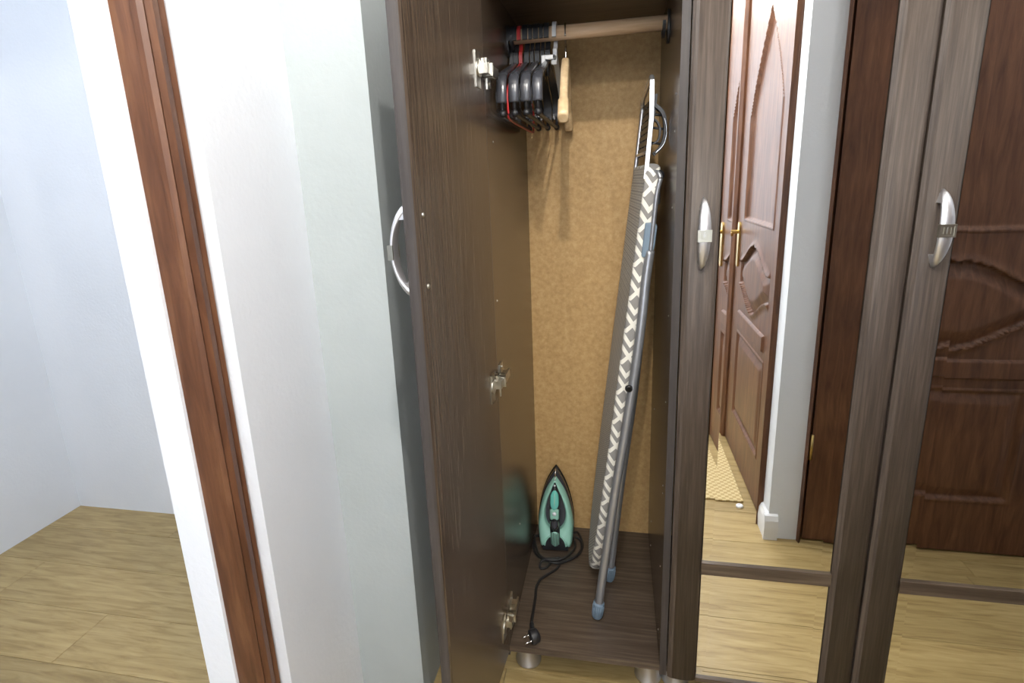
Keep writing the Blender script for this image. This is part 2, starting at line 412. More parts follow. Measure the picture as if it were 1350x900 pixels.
# rail with black end sockets
RY, RZ, RR = .28, 1.611, .0162
q = MB(); q.lathe([(0,0),(RR,0),(RR,W-.006),(0,W-.006)], (.003, RY, RZ), axis=(1,0,0), seg=24); rod = obj('hanging_rail', q, M_rod, wd)
for x, s_ in ((.0005, 1), (W-.0005, -1)):
    q = MB(); pts = [(x, RY+.024*math.cos(a*PI/10), RZ-.008+.036*math.sin(a*PI/10)) for a in range(20)]; q.prism(pts, (s_*.004, 0, 0))
    q.sweep([(x+s_*.012, RY+.021*math.cos(PI+a*PI/12), RZ+.021*math.sin(PI+a*PI/12)) for a in range(13)], [(-.010,-.003),(.010,-.003),(.010,.003),(-.010,.003)], up=(1,0,0), sm=False)
    obj('rail_socket', q, M_blk, rod)

# ---- doors of the wardrobe
def bow_handle(origin, out, up, side, length=.128):
    """curved bow pull, ends on the door; returns bow mesh and centre band mesh"""
    O = Vector(origin); out = Vector(out).normalized(); up = Vector(up); side = Vector(side).normalized()
    h = length/2; n = 28; rings = []
    q = MB()
    k = 12
    for i in range(n+1):
        t = -1+2*i/n; dep = .030*(1-t*t)**.62 if abs(t) < 1 else 0
        wd_ = .0035+.0085*(1-abs(t)**2.2)**.6 if abs(t) < 1 else .0035
        th = .0046+.0022*(abs(t)**2)
        c = O+up*(h*t)+out*(dep+.002)
        # tangent for orientation
        t2 = min(1, t+.02); t1 = max(-1, t-.02)
        d2 = .030*max(0, 1-t2*t2)**.62; d1 = .030*max(0, 1-t1*t1)**.62
        tg = (up*(h*(t2-t1))+out*(d2-d1)).normalized(); nn = side.cross(tg).normalized()
        if nn.dot(out) < 0: nn = -nn
        rings += [c+side*(wd_*math.cos(2*PI*j/k))+nn*(th*math.sin(2*PI*j/k)) for j in range(k)]
    b0 = q.add(rings, [])
    for i in range(n):
        for j in range(k):
            q.f.append([b0+i*k+j, b0+i*k+(j+1) % k, b0+(i+1)*k+(j+1) % k, b0+(i+1)*k+j]); q.sm.append(True); q.mi.append(0)
    for e in (0, n): q.f.append([b0+e*k+j for j in range(k)]); q.sm.append(False); q.mi.append(0)
    # solid end posts tapering to the door
    for s_ in (-1, 1):
        P = [O+up*(s_*h*1.0)+side*a for a in (-.004, .004)]
        A = [O+up*(s_*h*.98)-side*.0035, O+up*(s_*h*.98)+side*.0035, O+up*(s_*h*.72)+side*.007, O+up*(s_*h*.72)-side*.007]
        B = [p+out*(.0065 if i < 2 else .0195) for i, p in enumerate(A)]
        q.add(A+B, [(0,1,2,3),(4,5,6,7),(0,1,5,4),(1,2,6,5),(2,3,7,6),(3,0,4,7)])
    b = MB()
    for dz in (-.0085, .0085):
        pass
    def bx(s0, s1, u0_, u1_, o0, o1):
        P = [O+side*a+up*c+out*d for d in (o0, o1) for a, c in ((s0,u0_),(s1,u0_),(s1,u1_),(s0,u1_))]
        b.add(P, [(0,1,2,3),(4,5,6,7),(0,1,5,4),(1,2,6,5),(2,3,7,6),(3,0,4,7)])
    bx(-.0128, -.0098, -.0120, .0105, .029, .0378); bx(.0098, .0128, -.0120, .0105, .029, .0378)
    bx(-.0098, .0098, .0075, .0105, .030, .0378); bx(-.0098, .0098, -.0120, -.0090, .030, .0378)
    bx(-.0098, .0098, -.0090, .0075, .030, .0364)
    bx(-.0065, -.0048, -.0060, .0050, .0362, .0375); bx(.0048, .0065, -.0060, .0050, .0362, .0375); bx(-.0010, .0010, -.0060, .0050, .0362, .0372)
    return q, b
# the open left-hand door
A_ = 1.6368
dv = Vector((math.cos(A_), -math.sin(A_), 0)); dn = Vector((math.sin(A_), math.cos(A_), 0))
def D(s_, t_, z_): return dv*s_+dn*t_+Vector((0, 0, z_))
Z0, Z1 = .104, 1.666
q = MB()
prof = [(.0005, 0), (.377, 0), (.3835, -.0015), (.3855, -.005), (.3855, -.014), (.3835, -.0185), (.377, -.020), (.0005, -.020)]
q.prism([D(a, b, Z0) for a, b in prof], (0, 0, Z1-Z0))
door1 = obj('door', q, M_wenge, wd); door1['label'] = 'open left-hand wardrobe door showing its plain inner face'
e = MB(); prof = [(.3840, -.0010), (.3862, -.004), (.3866, -.010), (.3862, -.015), (.3840, -.0190), (.3828, -.010)]
e.prism([D(a, b, Z0) for a, b in prof], (0, 0, Z1-Z0)); obj('edge_band', e, M_edge, door1)
a_, b_ = bow_handle(D(.355, -.020, 1.178), -dn, (0,0,1), dv, .134)
h1 = obj('bow_handle', a_, M_satin, door1)
obj('handle_band', b_, M_band, door1)
for z_ in (1.232, 1.124):
    q = MB(); q.lathe([(0,0),(.0042,0),(.0042,.001),(.003,.0025),(.0008,.0028),(0,.0018)], D(.3555, 0, z_), axis=dn, seg=14)
    obj('screw', q, M_nickel, door1)
def hinge(zc, parent):
    q = MB()
    def bx(s0, s1, t0, t1, z0, z1):
        P = [D(a, b, c) for c in (z0, z1) for a, b in ((s0,t0),(s1,t0),(s1,t1),(s0,t1))]
        q.add(P, [(0,3,2,1),(4,5,6,7),(0,1,5,4),(1,2,6,5),(2,3,7,6),(3,0,4,7)])
    bx(.030, .058, .0, .0022, zc-.035, zc+.030)      # flange on the door
    q.lathe([(0,0),(.0165,0),(.0165,.003),(.0145,.0036),(0,.002)], D(.040, .001, zc), axis=dn, seg=20)
    bx(.012, .034, .0015, .018, zc-.008, zc+.010)    # knuckle box
    bx(.008, .012, .001, .022, zc-.010, zc+.013)
    bx(.024, .028, .004, .009, zc+.010, zc+.020)
    # arm along the cabinet side
    q.box((.0145, .004, zc-.006), (.019, .052, zc+.012)); q.box((.003, .003, zc-.008), (.0145, .010, zc+.012))
    q.box((.0, .018, zc-.024), (.003, .048, zc+.030))
    q.box((.0, .026, zc-.008), (.0145, .044, zc+.010))
    q.lathe([(0,0),(.0035,0),(.0035,.002),(0,.0025)], (.003, .033, zc+.022), axis=(1,0,0), seg=10)
    q.lathe([(0,0),(.0035,0),(.0035,.002),(0,.0025)], (.003, .033, zc-.017), axis=(1,0,0), seg=10)
    q.box((.006, -.012, zc-.034), (.009, -.006, zc-.014))
    return obj('hinge', q, M_nickel, parent)
for z_ in (1.488, .842, .212): hinge(z_, door1)

# closed mirror doors: bowed stiles, rails, two bevelled mirrors each
def mirror_door(x0, x1, label, z0, z1, rails, handle_x=None, handle_z=1.1625):
    SW = .064
    def stile_poly(a, b):
        pts = [(a, -.003), (a, -.014)]
        for k in range(1, 12):
            t = k/12; pts.append((a+(b-a)*t, -.015-.005*math.sin(PI*t)**.6))
        return pts+[(b, -.014), (b, -.003)]
    q = MB(); q.prism([(a, b, z0) for a, b in stile_poly(x0, x0+SW)], (0, 0, z1-z0)); q.sm = [i > 1 and 2 < (i-2) < 13 for i in range(len(q.f))]
    d = obj('door', q, M_stile, wd); d['label'] = label
    q = MB(); q.prism([(a, b, z0) for a, b in stile_poly(x1-SW, x1)], (0, 0, z1-z0)); q.sm = [i > 1 and 2 < (i-2) < 13 for i in range(len(q.f))]
    obj('stile', q, M_stile, d)
    zs = [z0+.05]
    q = MB(); q.box((x0+SW, -.018, z0), (x1-SW, -.003, z0+.010)); obj('rail', q, M_wengeh, d)
    q = MB(); q.box((x0+SW, -.018, z1-.05), (x1-SW, -.003, z1)); obj('rail', q, M_wengeh, d)
    segs = []; last = z0+.010
    for a, b in rails:
        q = MB(); q.box((x0+SW, -.018, a), (x1-SW, -.003, b)); obj('rail', q, M_wengeh, d)
        segs.append((last, a)); last = b
    segs.append((last, z1-.05))
    for za, zb in segs:
        xa, xb = x0+SW+.002, x1-SW-.002; za += .001; zb -= .001; bw = .020; dp = math.tan(math.radians(1.3))*bw
        q = MB(); yo, yi, yb = -.0122-dp*0, -.0122+dp, -.006
        O_ = [(xa, za), (xb, za), (xb, zb), (xa, zb)]; I_ = [(xa+bw, za+bw), (xb-bw, za+bw), (xb-bw, zb-bw), (xa+bw, zb-bw)]
        q.add([(a, yo, c) for a, c in O_]+[(a, yi, c) for a, c in I_]+[(a, yb, c) for a, c in O_],
              [(4,5,6,7),(0,1,5,4),(1,2,6,5),(2,3,7,6),(3,0,4,7),(8,9,10,11),(0,1,9,8),(1,2,10,9),(2,3,11,10),(3,0,8,11)])
        obj('mirror', q, M_mirror, d)
    if handle_x is not None:
        a_, b_ = bow_handle((handle_x, -.0195, handle_z), (0,-1,0), (0,0,1), (1,0,0), .127)
        obj('bow_handle', a_, M_satin, d); obj('handle_band', b_, M_band, d)
    return d
mirror_door(.3905, .7855, 'closed mirrored wardrobe door next to the open compartment', .100, 1.666, [(.397, .427)], .4225)
mirror_door(.7895, 1.200, 'closed mirrored wardrobe door at the right', .100, 1.666, [(.397, .427)], .8215)
for a, b in ((-.014, .3865), (.3905, .7855), (.7895, 1.2)):
    q = MB(); q.box((a, -.020, 1.672), (b, -.002, 2.248), bev=.002); obj('upper_door', q, M_wenge, wd)

# ================================================================= HANGERS
def hook_path(neck_z, r=.021):
    """hook over the rail, in the YZ plane; local origin = rail axis"""
    P = [(0, 0, neck_z), (0, 0, neck_z+.02), (0, .004, -.034), (0, .017, -.024)]
    P = [(0, 0, neck_z), (0, .001, neck_z*.6), (0, .010, -.030), (0, r*.93, -.010)]
    for k in range(9):
        a = math.radians(0+k*20); P.append((0, r*math.cos(a), RR*.0+r*math.sin(a)))
    P.append((0, -r-.001, -.012))
    return smooth_path(P, 4)
def black_hanger(root, mat_, width=.0218, low=-.158, thin=False, tipmat=None):
    """plastic hanger seen end on; local origin on the rail axis, arms along Y"""
    q = MB(); hw = .0036
    hw = .0058; q.sweep(hook_path(-.060, .0215), [(-.003,-hw),(.003,-hw),(.003,hw),(-.003,hw)], up=(1,0,0), sm=False); obj('hook', q, mat_, root, xf=X(root))
    # shoulder: wide channel strip turning down at both ends
    q = MB()
    path = smooth_path([(0,-.200,-.172),(0,-.2015,-.150),(0,-.196,-.128),(0,-.180,-.113),(0,-.145,-.100),(0,-.07,-.078),(0,0,-.060),(0,.07,-.078),(0,.145,-.100),(0,.180,-.113),(0,.196,-.128),(0,.2015,-.150),(0,.200,-.172)], 4)
    n = len(path)
    sc = []
    for i in range(n):
        d = abs(i/(n-1)-.5)*2; sc.append(1 if d > .30 else .35+.65*(d/.30))
    hw2 = width/2
    prof = [(-hw2,-.006),(-hw2,0),(-hw2*.6,.002),(0,.003),(hw2*.6,.002),(hw2,0),(hw2,-.006),(hw2-.0025,-.006),(hw2-.0025,-.0015),(-hw2+.0025,-.0015),(-hw2+.0025,-.006)]
    q.sweep(path, prof, up=(0,0,1), scales=sc, sm=False) if False else None
    rings = []; k = len(prof)
    for i, p in enumerate(path):
        t = (path[min(i+1, n-1)]-path[max(i-1, 0)]).normalized(); nn = Vector((0, -t.z, t.y))
        rings += [p+Vector((a*sc[i], 0, 0))+nn*b for a, b in prof]
    b0 = q.add(rings, [])
    for i in range(n-1):
        for j in range(k):
            q.f.append([b0+i*k+j, b0+i*k+(j+1) % k, b0+(i+1)*k+(j+1) % k, b0+(i+1)*k+j]); q.sm.append(j < 6); q.mi.append(0)
    for e in (0, n-1): q.f.append([b0+e*k+j for j in range(k)]); q.sm.append(False); q.mi.append(0)
    obj('shoulder', q, tipmat or mat_, root, xf=X(root))
    q = MB(); q.tube(smooth_path([(0,-.197,-.165),(0,-.190,-.187),(0,-.16,-.194),(0,0,-.194),(0,.16,-.194),(0,.190,-.187),(0,.197,-.165)], 4), .0042, 8)
    q.tube([(0,0,-.060),(0,0,-.092)], .0045, 8)
    for s_ in (-1, 1): q.lathe([(0,-.008),(.006,-.006),(.0085,0),(.006,.006),(0,.008)], (0, s_*.192, -.193), axis=(1,0,0), seg=10)
    obj('trouser_bar', q, mat_, root, xf=X(root))
def X(root): return Matrix.Translation(root.location)
def thin_hanger(root, mat_, hookmat=None, r=.0045, K=1, lo=0):
    q = MB(); q.sweep(hook_path(-.060, .0205), [(-.0028,-.0042),(.0028,-.0042),(.0028,.0042),(-.0028,.0042)], up=(1,0,0), sm=False); obj('hook', q, hookmat or mat_, root, xf=X(root))
    q = MB(); q.tube(smooth_path([(0,b*K,c+(lo if c < -.17 else 0)) for b, c in [(0,-.060),(-.04,-.072),(-.12,-.102),(-.185,-.135),(-.203,-.155),(-.200,-.176),(-.18,-.188),(0,-.190),(.18,-.188),(.200,-.176),(.203,-.155),(.185,-.135),(.12,-.102),(.04,-.072)]], 4, closed=True), r, 8, closed=True)
    obj('arms', q, mat_, root, xf=X(root))
def yawed(root, deg):
    root.rotation_euler.z = math.radians(deg)
G = 'black plastic hangers on the rail'
specs = [  # x, yaw, label
 (.0180, 3, 'leftmost black hanger with glossy wide end, nearest the top hinge'),
 (.0445, 3, 'black plastic hanger with glossy wide end, second from the hinge'),
 (.0700, 2, 'black plastic hanger with glossy wide end, third from the hinge'),
 (.0950, 2, 'rightmost of the black hangers with glossy wide ends'),
]
first = None
for i, (x, yw, lb) in enumerate(specs):
    if first is None:
        o = thing('clothes_hanger', (x, RY, RZ), lb, 'hanger', G); black_hanger(o, M_blk, tipmat=M_gblk); first = o
    else:
        o = copy_tree(first); o.location = (x, RY, RZ); o['label'] = lb
    yawed(o, 0); o.scale = (1, 1, 1)
firstt = None
for x, yw, lb in [(.0072, 0, 'thin black hanger hard against the left side panel, behind the wide-ended ones'), (.0573, 0, 'thin black hanger in the middle of the wide-ended ones'), (.0825, 0, 'thin black hanger between the two rightmost wide-ended ones')]:
    if firstt is None:
        o = thing('clothes_hanger', (x, RY, RZ), lb, 'hanger', G); thin_hanger(o, M_blk, r=.0013); firstt = o
    else:
        o = copy_tree(firstt); o.location = (x, RY, RZ); o['label'] = lb
    yawed(o, yw)
o = thing('clothes_hanger', (.0300, RY, RZ), 'thin red plastic hanger hanging among the black ones on the rail', 'hanger'); thin_hanger(o, M_red, K=.955, lo=-.016, r=.0024); yawed(o, 0)
# pale grey trouser hanger: hook with a stepped clip arm
o = thing('clothes_hanger', (.1135, RY, RZ), 'pale grey plastic hanger with stepped notch beside the wooden one', 'hanger')
q = MB(); q.sweep(hook_path(-.060, .0215), [(-.0035,-.0045),(.0035,-.0045),(.0035,.0045),(-.0035,.0045)], up=(1,0,0), sm=False); obj('hook', q, M_grey, o, xf=X(o))
q = MB(); q.sweep(smooth_path([(0,-.035,-.071),(0,0,-.055),(0,.07,-.085),(0,.15,-.13),(0,.195,-.165)], 5), [(-.003,-.006),(.003,-.006),(.003,.006),(-.003,.006)], up=(1,0,0), sm=False)
obj('arms', q, M_grey, o, xf=X(o))
q = MB(); q.box((-.005,-.012,-.070), (.005,.010,-.035), bev=.0015); q.box((-.024,-.036,-.062), (.004,-.026,-.052), bev=.0015); q.box((-.029,-.037,-.080), (-.020,-.026,-.052), bev=.0015); q.box((-.003,-.036,-.062), (.004,.0,-.052), bev=.0015)
obj('clip_arm', q, M_grey, o, xf=X(o)); yawed(o, 0)
# wooden hanger
o = thing('clothes_hanger', (.138, RY, RZ), 'pale wooden hanger with thin steel hook, rightmost on the rail', 'hanger')
q = MB(); q.tube(hook_path(-.058, .0185), .0021, 8); obj('hook', q, M_chrome, o, xf=X(o))
q = MB(); path = smooth_path([(0,-.205,-.211),(0,-.17,-.178),(0,-.10,-.118),(0,-.03,-.075),(0,0,-.070),(0,.03,-.075),(0,.10,-.112),(0,.17,-.165),(0,.205,-.196)], 9)
n = len(path); rings = []; k = 12
for i, p in enumerate(path):
    t = (path[min(i+1, n-1)]-path[max(i-1, 0)]).normalized(); nn = Vector((0, -t.z, t.y)); d = abs(i/(n-1)-.5)*2
    hx = .0095 if d < .74 else .0122; hz = (.012 if d < .74 else .0155) if 0 < i < n-1 else .010
    if i in (0, n-1): hx *= .7
    rings += [p+Vector((hx*(abs(math.cos(2*PI*j/k))**.6)*(1 if math.cos(2*PI*j/k) > 0 else -1), 0, 0))+nn*hz*(abs(math.sin(2*PI*j/k))**.6)*(1 if math.sin(2*PI*j/k) > 0 else -1) for j in range(k)]
b0 = q.add(rings, [])
for i in range(n-1):
    for j in range(k): q.f.append([b0+i*k+j, b0+i*k+(j+1) % k, b0+(i+1)*k+(j+1) % k, b0+(i+1)*k+j]); q.sm.append(True); q.mi.append(0)
for e in (0, n-1): q.f.append([b0+e*k+j for j in range(k)]); q.sm.append(False); q.mi.append(0)
obj('arms', q, M_hwood, o, xf=X(o)); yawed(o, 3)

# ================================================================= IRONING BOARD
ib = thing('ironing_board', (.24, .30, ZF), 'folded ironing board with grey and white lattice cover leaning against the right side', 'ironing board')
def BP(y, z, off=0.0):
    """point on the board's left face at depth y and height z; off = towards the right panel"""
    x = .2125+.1135*(z-.268)-.07*(y-.17)
    nrm = Vector((1, .07, -.1135)).normalized()
    return Vector((x, y, z))+nrm*off
def outline(inset=0.0):
    zt, zb = 1.303-inset*0, .150+inset; ya, yb = .185+inset, .480-inset; yc = .325
    L_ = []
    # front edge, going down to the nose
    L_.append((ya+.02, zt)); L_.append((ya, zt-.02))
    for k in range(1, 9): t = k/9; L_.append((ya+(0)*t, zt-.02-(zt-.62)*t))
    for k in range(0, 13):
        t = k/12; z = .60-(.60-zb)*math.sin(t*PI/2)**1.1; y = yc-(yc-ya)*math.cos(t*PI/2)**.65
        L_.append((y, z))
    R_ = [(2*yc-y+(yb-2*yc+ya)*max(0, min(1, (z-.15)/.5)), z) for y, z in L_[:-1]][::-1]
    return L_+R_
OUT = outline(); nO = len(OUT); TH = .034
cumul = [0]
for i in range(1, nO+1):
    a, b = OUT[i-1], OUT[i % nO]; cumul.append(cumul[-1]+math.hypot(b[0]-a[0], b[1]-a[1]))
# cover: left face, wrapped edge with rounded shoulders, back lip
q = MB(); me_uv = []
levels = [(.008, -.003), (.002, -.001), (-.001, .006), (-.0015, .015), (-.0005, .024), (.004, .030), (.018, .032)]
def inset_out(d):
    r_ = []
    for i in range(nO):
        p0, p1, p2 = OUT[i-1], OUT[i], OUT[(i+1) % nO]
        tx, ty = p2[0]-p0[0], p2[1]-p0[1]; l = math.hypot(tx, ty); nx, ny = -ty/l, tx/l
        c = (.325-p1[0])*nx+(.75-p1[1])*ny
        if c < 0: nx, ny = -nx, -ny
        r_.append((p1[0]+nx*d, p1[1]+ny*d))
    return r_
for d, off in levels: q.v += [tuple(BP(y, z, off)) for y, z in inset_out(d)]
uvv = []
P_ = .081
for li, (d, off) in enumerate(levels): uvv.append((.5-.52+1.04*(li/(len(levels)-1)), None))
faces_uv = []
for li in range(len(levels)-1):
    for i in range(nO):
        j = (i+1) % nO
        q.f.append([li*nO+i, li*nO+j, (li+1)*nO+j, (li+1)*nO+i]); q.sm.append(True); q.mi.append(0)
        UL = [.005, .05, .25, .5, .75, .95, .995]; ua, ub = UL[li], UL[li+1]
        va = -cumul[i]/P_; vb = -cumul[i+1]/P_
        faces_uv.append([(ua, va), (ua, vb), (ub, vb), (ub, va)])
q.f.append(list(range(nO))[::-1]); q.sm.append(False); q.mi.append(0)
I0 = inset_out(levels[0][0])
faces_uv.append([(I0[i][0]/.012+2, I0[i][1]/.020+100) for i in range(nO)][::-1])
me = bpy.data.meshes.new('cover'); me.from_pydata([Vector(v)-ib.location for v in q.v], [], q.f); me.materials.append(M_cover)
uvl = me.uv_layers.new(name='uv')
for p, fu, sm in zip(me.polygons, faces_uv, q.sm):
    p.use_smooth = sm
    for li, t in zip(p.loop_indices, fu): uvl.data[li].uv = t
cv = bpy.data.objects.new('cover', me); C.objects.link(cv); cv.parent = ib
# metal mesh panel under the cover
q = MB(); pts = inset_out(.016); q.prism([BP(y, z, .022) for y, z in pts], BP(0, 0, .008)-BP(0, 0, 0)); obj('board_panel', q, M_tubeg, ib)
# iron rest at the top: flat front bar, wire loop
q = MB(); F_ = [BP(.197, 1.27, .000), BP(.197, 1.40, -.005), BP(.200, 1.478, -.014)]
q.sweep(F_, [(-.0045,-.006),(.0045,-.006),(.0045,.006),(-.0045,.006)], up=(0,1,0), sm=False)
q.tube(smooth_path([BP(.200, 1.474, -.014), BP(.215, 1.487, -.014), BP(.26, 1.486, -.012), BP(.42, 1.470, -.006), BP(.447, 1.455, -.004), BP(.452, 1.43, -.002), BP(.452, 1.27, .000)], 5), .0055, 8)
q.tube([BP(.197, 1.33, -.001), BP(.452, 1.33, .0)], .004, 8)
obj('iron_rest_frame', q, M_satin, ib)
q = MB()   # dark plastic tray: slatted plate between the bars
for k in range(8): q.sweep([BP(.225, 1.338+k*.0155, .002), BP(.44, 1.338+k*.0155, .002)], [(-.003,-.0055),(.003,-.0055),(.003,.0055),(-.003,.0055)], up=(0,0,1), sm=False)
for y in (.235, .30, .37, .435): q.sweep([BP(y, 1.325, .003), BP(y, 1.455, .003)], [(-.009,-.003),(.009,-.003),(.009,.003),(-.009,.003)], up=(1,0,0), sm=False)
tr = obj('rest_tray', q, M_blk, ib)
def arc_band(y, w_, pts, r_=.0038):
    P = smooth_path([Vector((x_, y, z_)) for x_, z_ in pts], 5); q.sweep(P, [(-w_,-r_),(w_,-r_),(w_,r_),(-w_,r_)], up=(1,.01,0), sm=False)
q = MB(); bx_ = lambda px, py: (lambda p: (p.x, p.z))(at(px, py, 1, .23))
arc_band(.23, .012, [bx_(861, 204), bx_(872, 192), bx_(877, 172), bx_(874, 150), bx_(862, 138)]); obj('tray_rim', q, M_blk, tr)
q = MB(); arc_band(.235, .010, [bx_(860, 190), bx_(868, 184), bx_(870, 170), bx_(866, 160), bx_(859, 156)], .002)
for yy in (150, 168, 188): q.tube([at(858, yy, 1, .235), at(875, yy+2, 1, .235)], .003, 6)
obj('tray_ribs', q, M_blk, tr)
q = MB(); P = [at(864, 202, 1, .215), at(875, 190, 1, .215), at(879, 172, 1, .215), at(876, 155, 1, .215)]; q.tube(smooth_path(P, 5), .0018, 6); obj('rest_wire', q, M_chrome, ib)
# legs
def leg(path, r=.0112, name='leg', cap=True):
    q = MB(); q.tube(smooth_path(path, 5), r, 14, up=(0.02,1,0)); o = obj(name, q, M_tubeg, ib)
    if cap:
        a, b = Vector(path[0]), Vector(path[1]); ax = (b-a).normalized()
        q = MB(); q.lathe([(0,-.004),(.011,-.003),(.0142,.003),(.0152,.040),(.0152,.044),(.0125,.046)], a, axis=ax, seg=20)
        e1 = ax.orthogonal().normalized(); e2 = ax.cross(e1)
        for k in range(14):
            an = k/14*2*PI; d = (e1*math.cos(an)+e2*math.sin(an))
            q.tube([a+ax*.006+d*.0140, a+ax*.036+d*.0150], .0013, 5)
        obj('end_cap', q, M_bgrey, o)
    return o
f1 = at(787, 812, 2, ZF+.006); f2 = at(803, 763, 2, ZF+.006)
f1.y = f1.y; 
leg([f1, at(808.5, 664, 1, .140), at(833.5, 512, 1, .160), at(845, 430, 1, .170), at(851, 372, 1, .180), at(857, 330, 1, .185)])
leg([f2, at(818, 640, 1, .276), at(835, 520, 1, .272), at(846, 420, 1, .268), at(855, 330, 1, .262)])
leg([BP(.44, .30, .045), BP(.44, .60, .045), BP(.42, .95, .045)], .008, cap=False)
q = MB(); q.tube(smooth_path([at(857, 335, 1, .18), at(862, 290, 1, .18), at(866, 255, 1, .18), at(871, 235, 1, .18)], 5), .0055, 10); q.tube(smooth_path([at(871, 235, 1, .18), at(868, 228, 1, .185), at(860, 226, 1, .20)], 4), .0055, 10)
obj('linkage_rod', q, M_tubeg, ib)
q = MB(); q.lathe([(0,-.012),(.008,-.011),(.012,-.005),(.012,.006),(.008,.011),(0,.012)], at(869, 231, 1, .20), axis=(0,1,0), seg=16); obj('catch_knob', q, M_blk, ib); q = MB()
q.box(tuple(at(866, 262, 1, .20)-Vector((.007,.006,.012))), tuple(at(866, 262, 1, .20)+Vector((.007,.006,.014))), bev=.002); obj('catch', q, M_blk, ib)
c_ = at(855.5, 316, 1, .19); q = MB()
ring = [(-.0135,-.036),(-.010,-.040),(.002,-.038),(.012,-.028),(.0145,-.015),(.0145,.030),(.012,.037),(.006,.040),(-.0135,.040)]
q.prism([(c_.x+a+.10*b, c_.y-.012, c_.z+b) for a, b in ring], (0, .07, 0)); o = obj('release_lever', q, M_bgrey, ib)
bv = o.modifiers.new('b', 'BEVEL'); bv.width = .004; bv.segments = 3
q = MB(); cc = at(829, 512, 1, .146); q.lathe([(.006,-.0035),(.009,-.003),(.009,.003),(.006,.0035),(.006,-.0035)], cc, axis=(0,1,.3), seg=16); q.lathe([(0,-.002),(.005,-.002),(.005,.004),(0,.004)], cc, axis=(0,1,.3), seg=10); obj('pivot_rivet', q, M_blk, ib)

# ================================================================= STEAM IRON
ir = thing('steam_iron', (.074, .461, ZF), 'teal and black steam iron standing on its heel in the left back corner', 'iron')
IX = Matrix.Translation(ir.location) @ Matrix.Rotation(math.radians(2), 4, 'Z') @ Matrix.Rotation(math.radians(-7), 4, 'X') @ Matrix.Rotation(0, 4, 'Y')
# local: x across, -y out of the soleplate towards the handle, z from heel to nose
LEN, HW = .257, .0590
def halfw(z, s=1.0, z0=.0, L=LEN):
    t = max(0, min(1, (z-z0)/(L-z0)))
    if t < .30: base = .90+.10*math.sin(t/.30*PI/2)
    else: u = (t-.30)/.70; base = (1-u**2.1)**.92*(1-.06*math.sin(PI*u))
    return HW*base*s
def iron_loop(s, z0, z1, y, n=26):
    """closed outline from heel to nose and back"""
    R_ = []
    for k in range(n+1):
        t = k/n; z = z0+(z1-z0)*(1-(1-t)**1.5); R_.append((halfw(z, s, z0, z1), z))
    pts = [(x, y, z) for x, z in R_]+[(-x, y, z) for x, z in R_[::-1][1:]]
    return pts
def loft(q, loops, cap0=True, cap1=True, mi=0, sm=True):
    k = len(loops[0]); b0 = q.add([p for l in loops for p in l], [])
    for i in range(len(loops)-1):
        for j in range(k):
            q.f.append([b0+i*k+j, b0+i*k+(j+1) % k, b0+(i+1)*k+(j+1) % k, b0+(i+1)*k+j]); q.sm.append(sm); q.mi.append(mi)
    if cap0: q.f.append([b0+j for j in range(k)]); q.sm.append(False); q.mi.append(mi)
    if cap1: q.f.append([b0+(len(loops)-1)*k+j for j in range(k)]); q.sm.append(False); q.mi.append(mi)
q = MB(); loft(q, [iron_loop(.98, .012, LEN, .004), iron_loop(1.0, .010, LEN+.002, .001), iron_loop(1.0, .010, LEN+.002, -.004)]); obj('soleplate', q, M_sole, ir, xf=IX)
q = MB(); loft(q, [iron_loop(.97, .004, LEN-.002, -.004), iron_loop(1.01, .002, LEN-.002, -.016), iron_loop(.98, .002, LEN-.006, -.030), iron_loop(.90, .002, LEN-.016, -.042)]); obj('skirt', q, M_gblk, ir, xf=IX)
# teal shell: a ring around the hand opening
def hole(z, zc0=.060, zc1=.214, w_=.0370):
    t = (z-zc0)/(zc1-zc0); t = max(0, min(1, t)); return w_*(math.sin(PI*t**.70))**.7*(1-.25*t)
def shell_loop_out(s, z0, z1, y): return iron_loop(s, z0, z1, y)
def hole_loop(s, y, n=26, dz=0):
    R_ = []
    for k in range(n+1):
        t = k/n; z = .054+dz+(.216-.054-2*dz)*t; R_.append((max(.0008, hole(z)*s), z))
    return [(x, y, z) for x, z in R_]+[(-x, y, z) for x, z in R_[::-1][1:]]
q = MB()
loops = [iron_loop(.985, .004, LEN-.014, -.024), iron_loop(.97, .004, LEN-.018, -.040), iron_loop(.90, .006, LEN-.024, -.056), iron_loop(.80, .008, LEN-.036, -.064), hole_loop(1.12, -.064), hole_loop(1.0, -.058), hole_loop(.9, -.030)]
loft(q, loops, cap0=True, cap1=False); obj('body_shell', q, M_teal, ir, xf=IX)
q = MB(); loft(q, [hole_loop(1.03, -.036), hole_loop(1.03, -.028)]); obj('hand_opening', q, M_blk, ir, xf=IX)
# black heel arch below
q = MB(); pts = [(.033*math.cos(a*PI/14), -.050, .004+.040*math.sin(a*PI/14)) for a in range(15)]
q.prism(pts, (0, -.022, 0)); q.prism([(-.045,-.006,0),(.045,-.006,0),(.040,-.072,.0),(-.040,-.072,.0)], (0,0,.010)); obj('heel', q, M_blk, ir, xf=IX)
q = MB(); q.sweep([(.0345*math.cos(a*PI/14), -.0655, .006+.042*math.sin(a*PI/14)) for a in range(15)], [(-.002,-.002),(.002,-.002),(.002,.002),(-.002,.002)], up=(0,1,0)); obj('heel_trim', q, M_teal, ir, xf=IX)
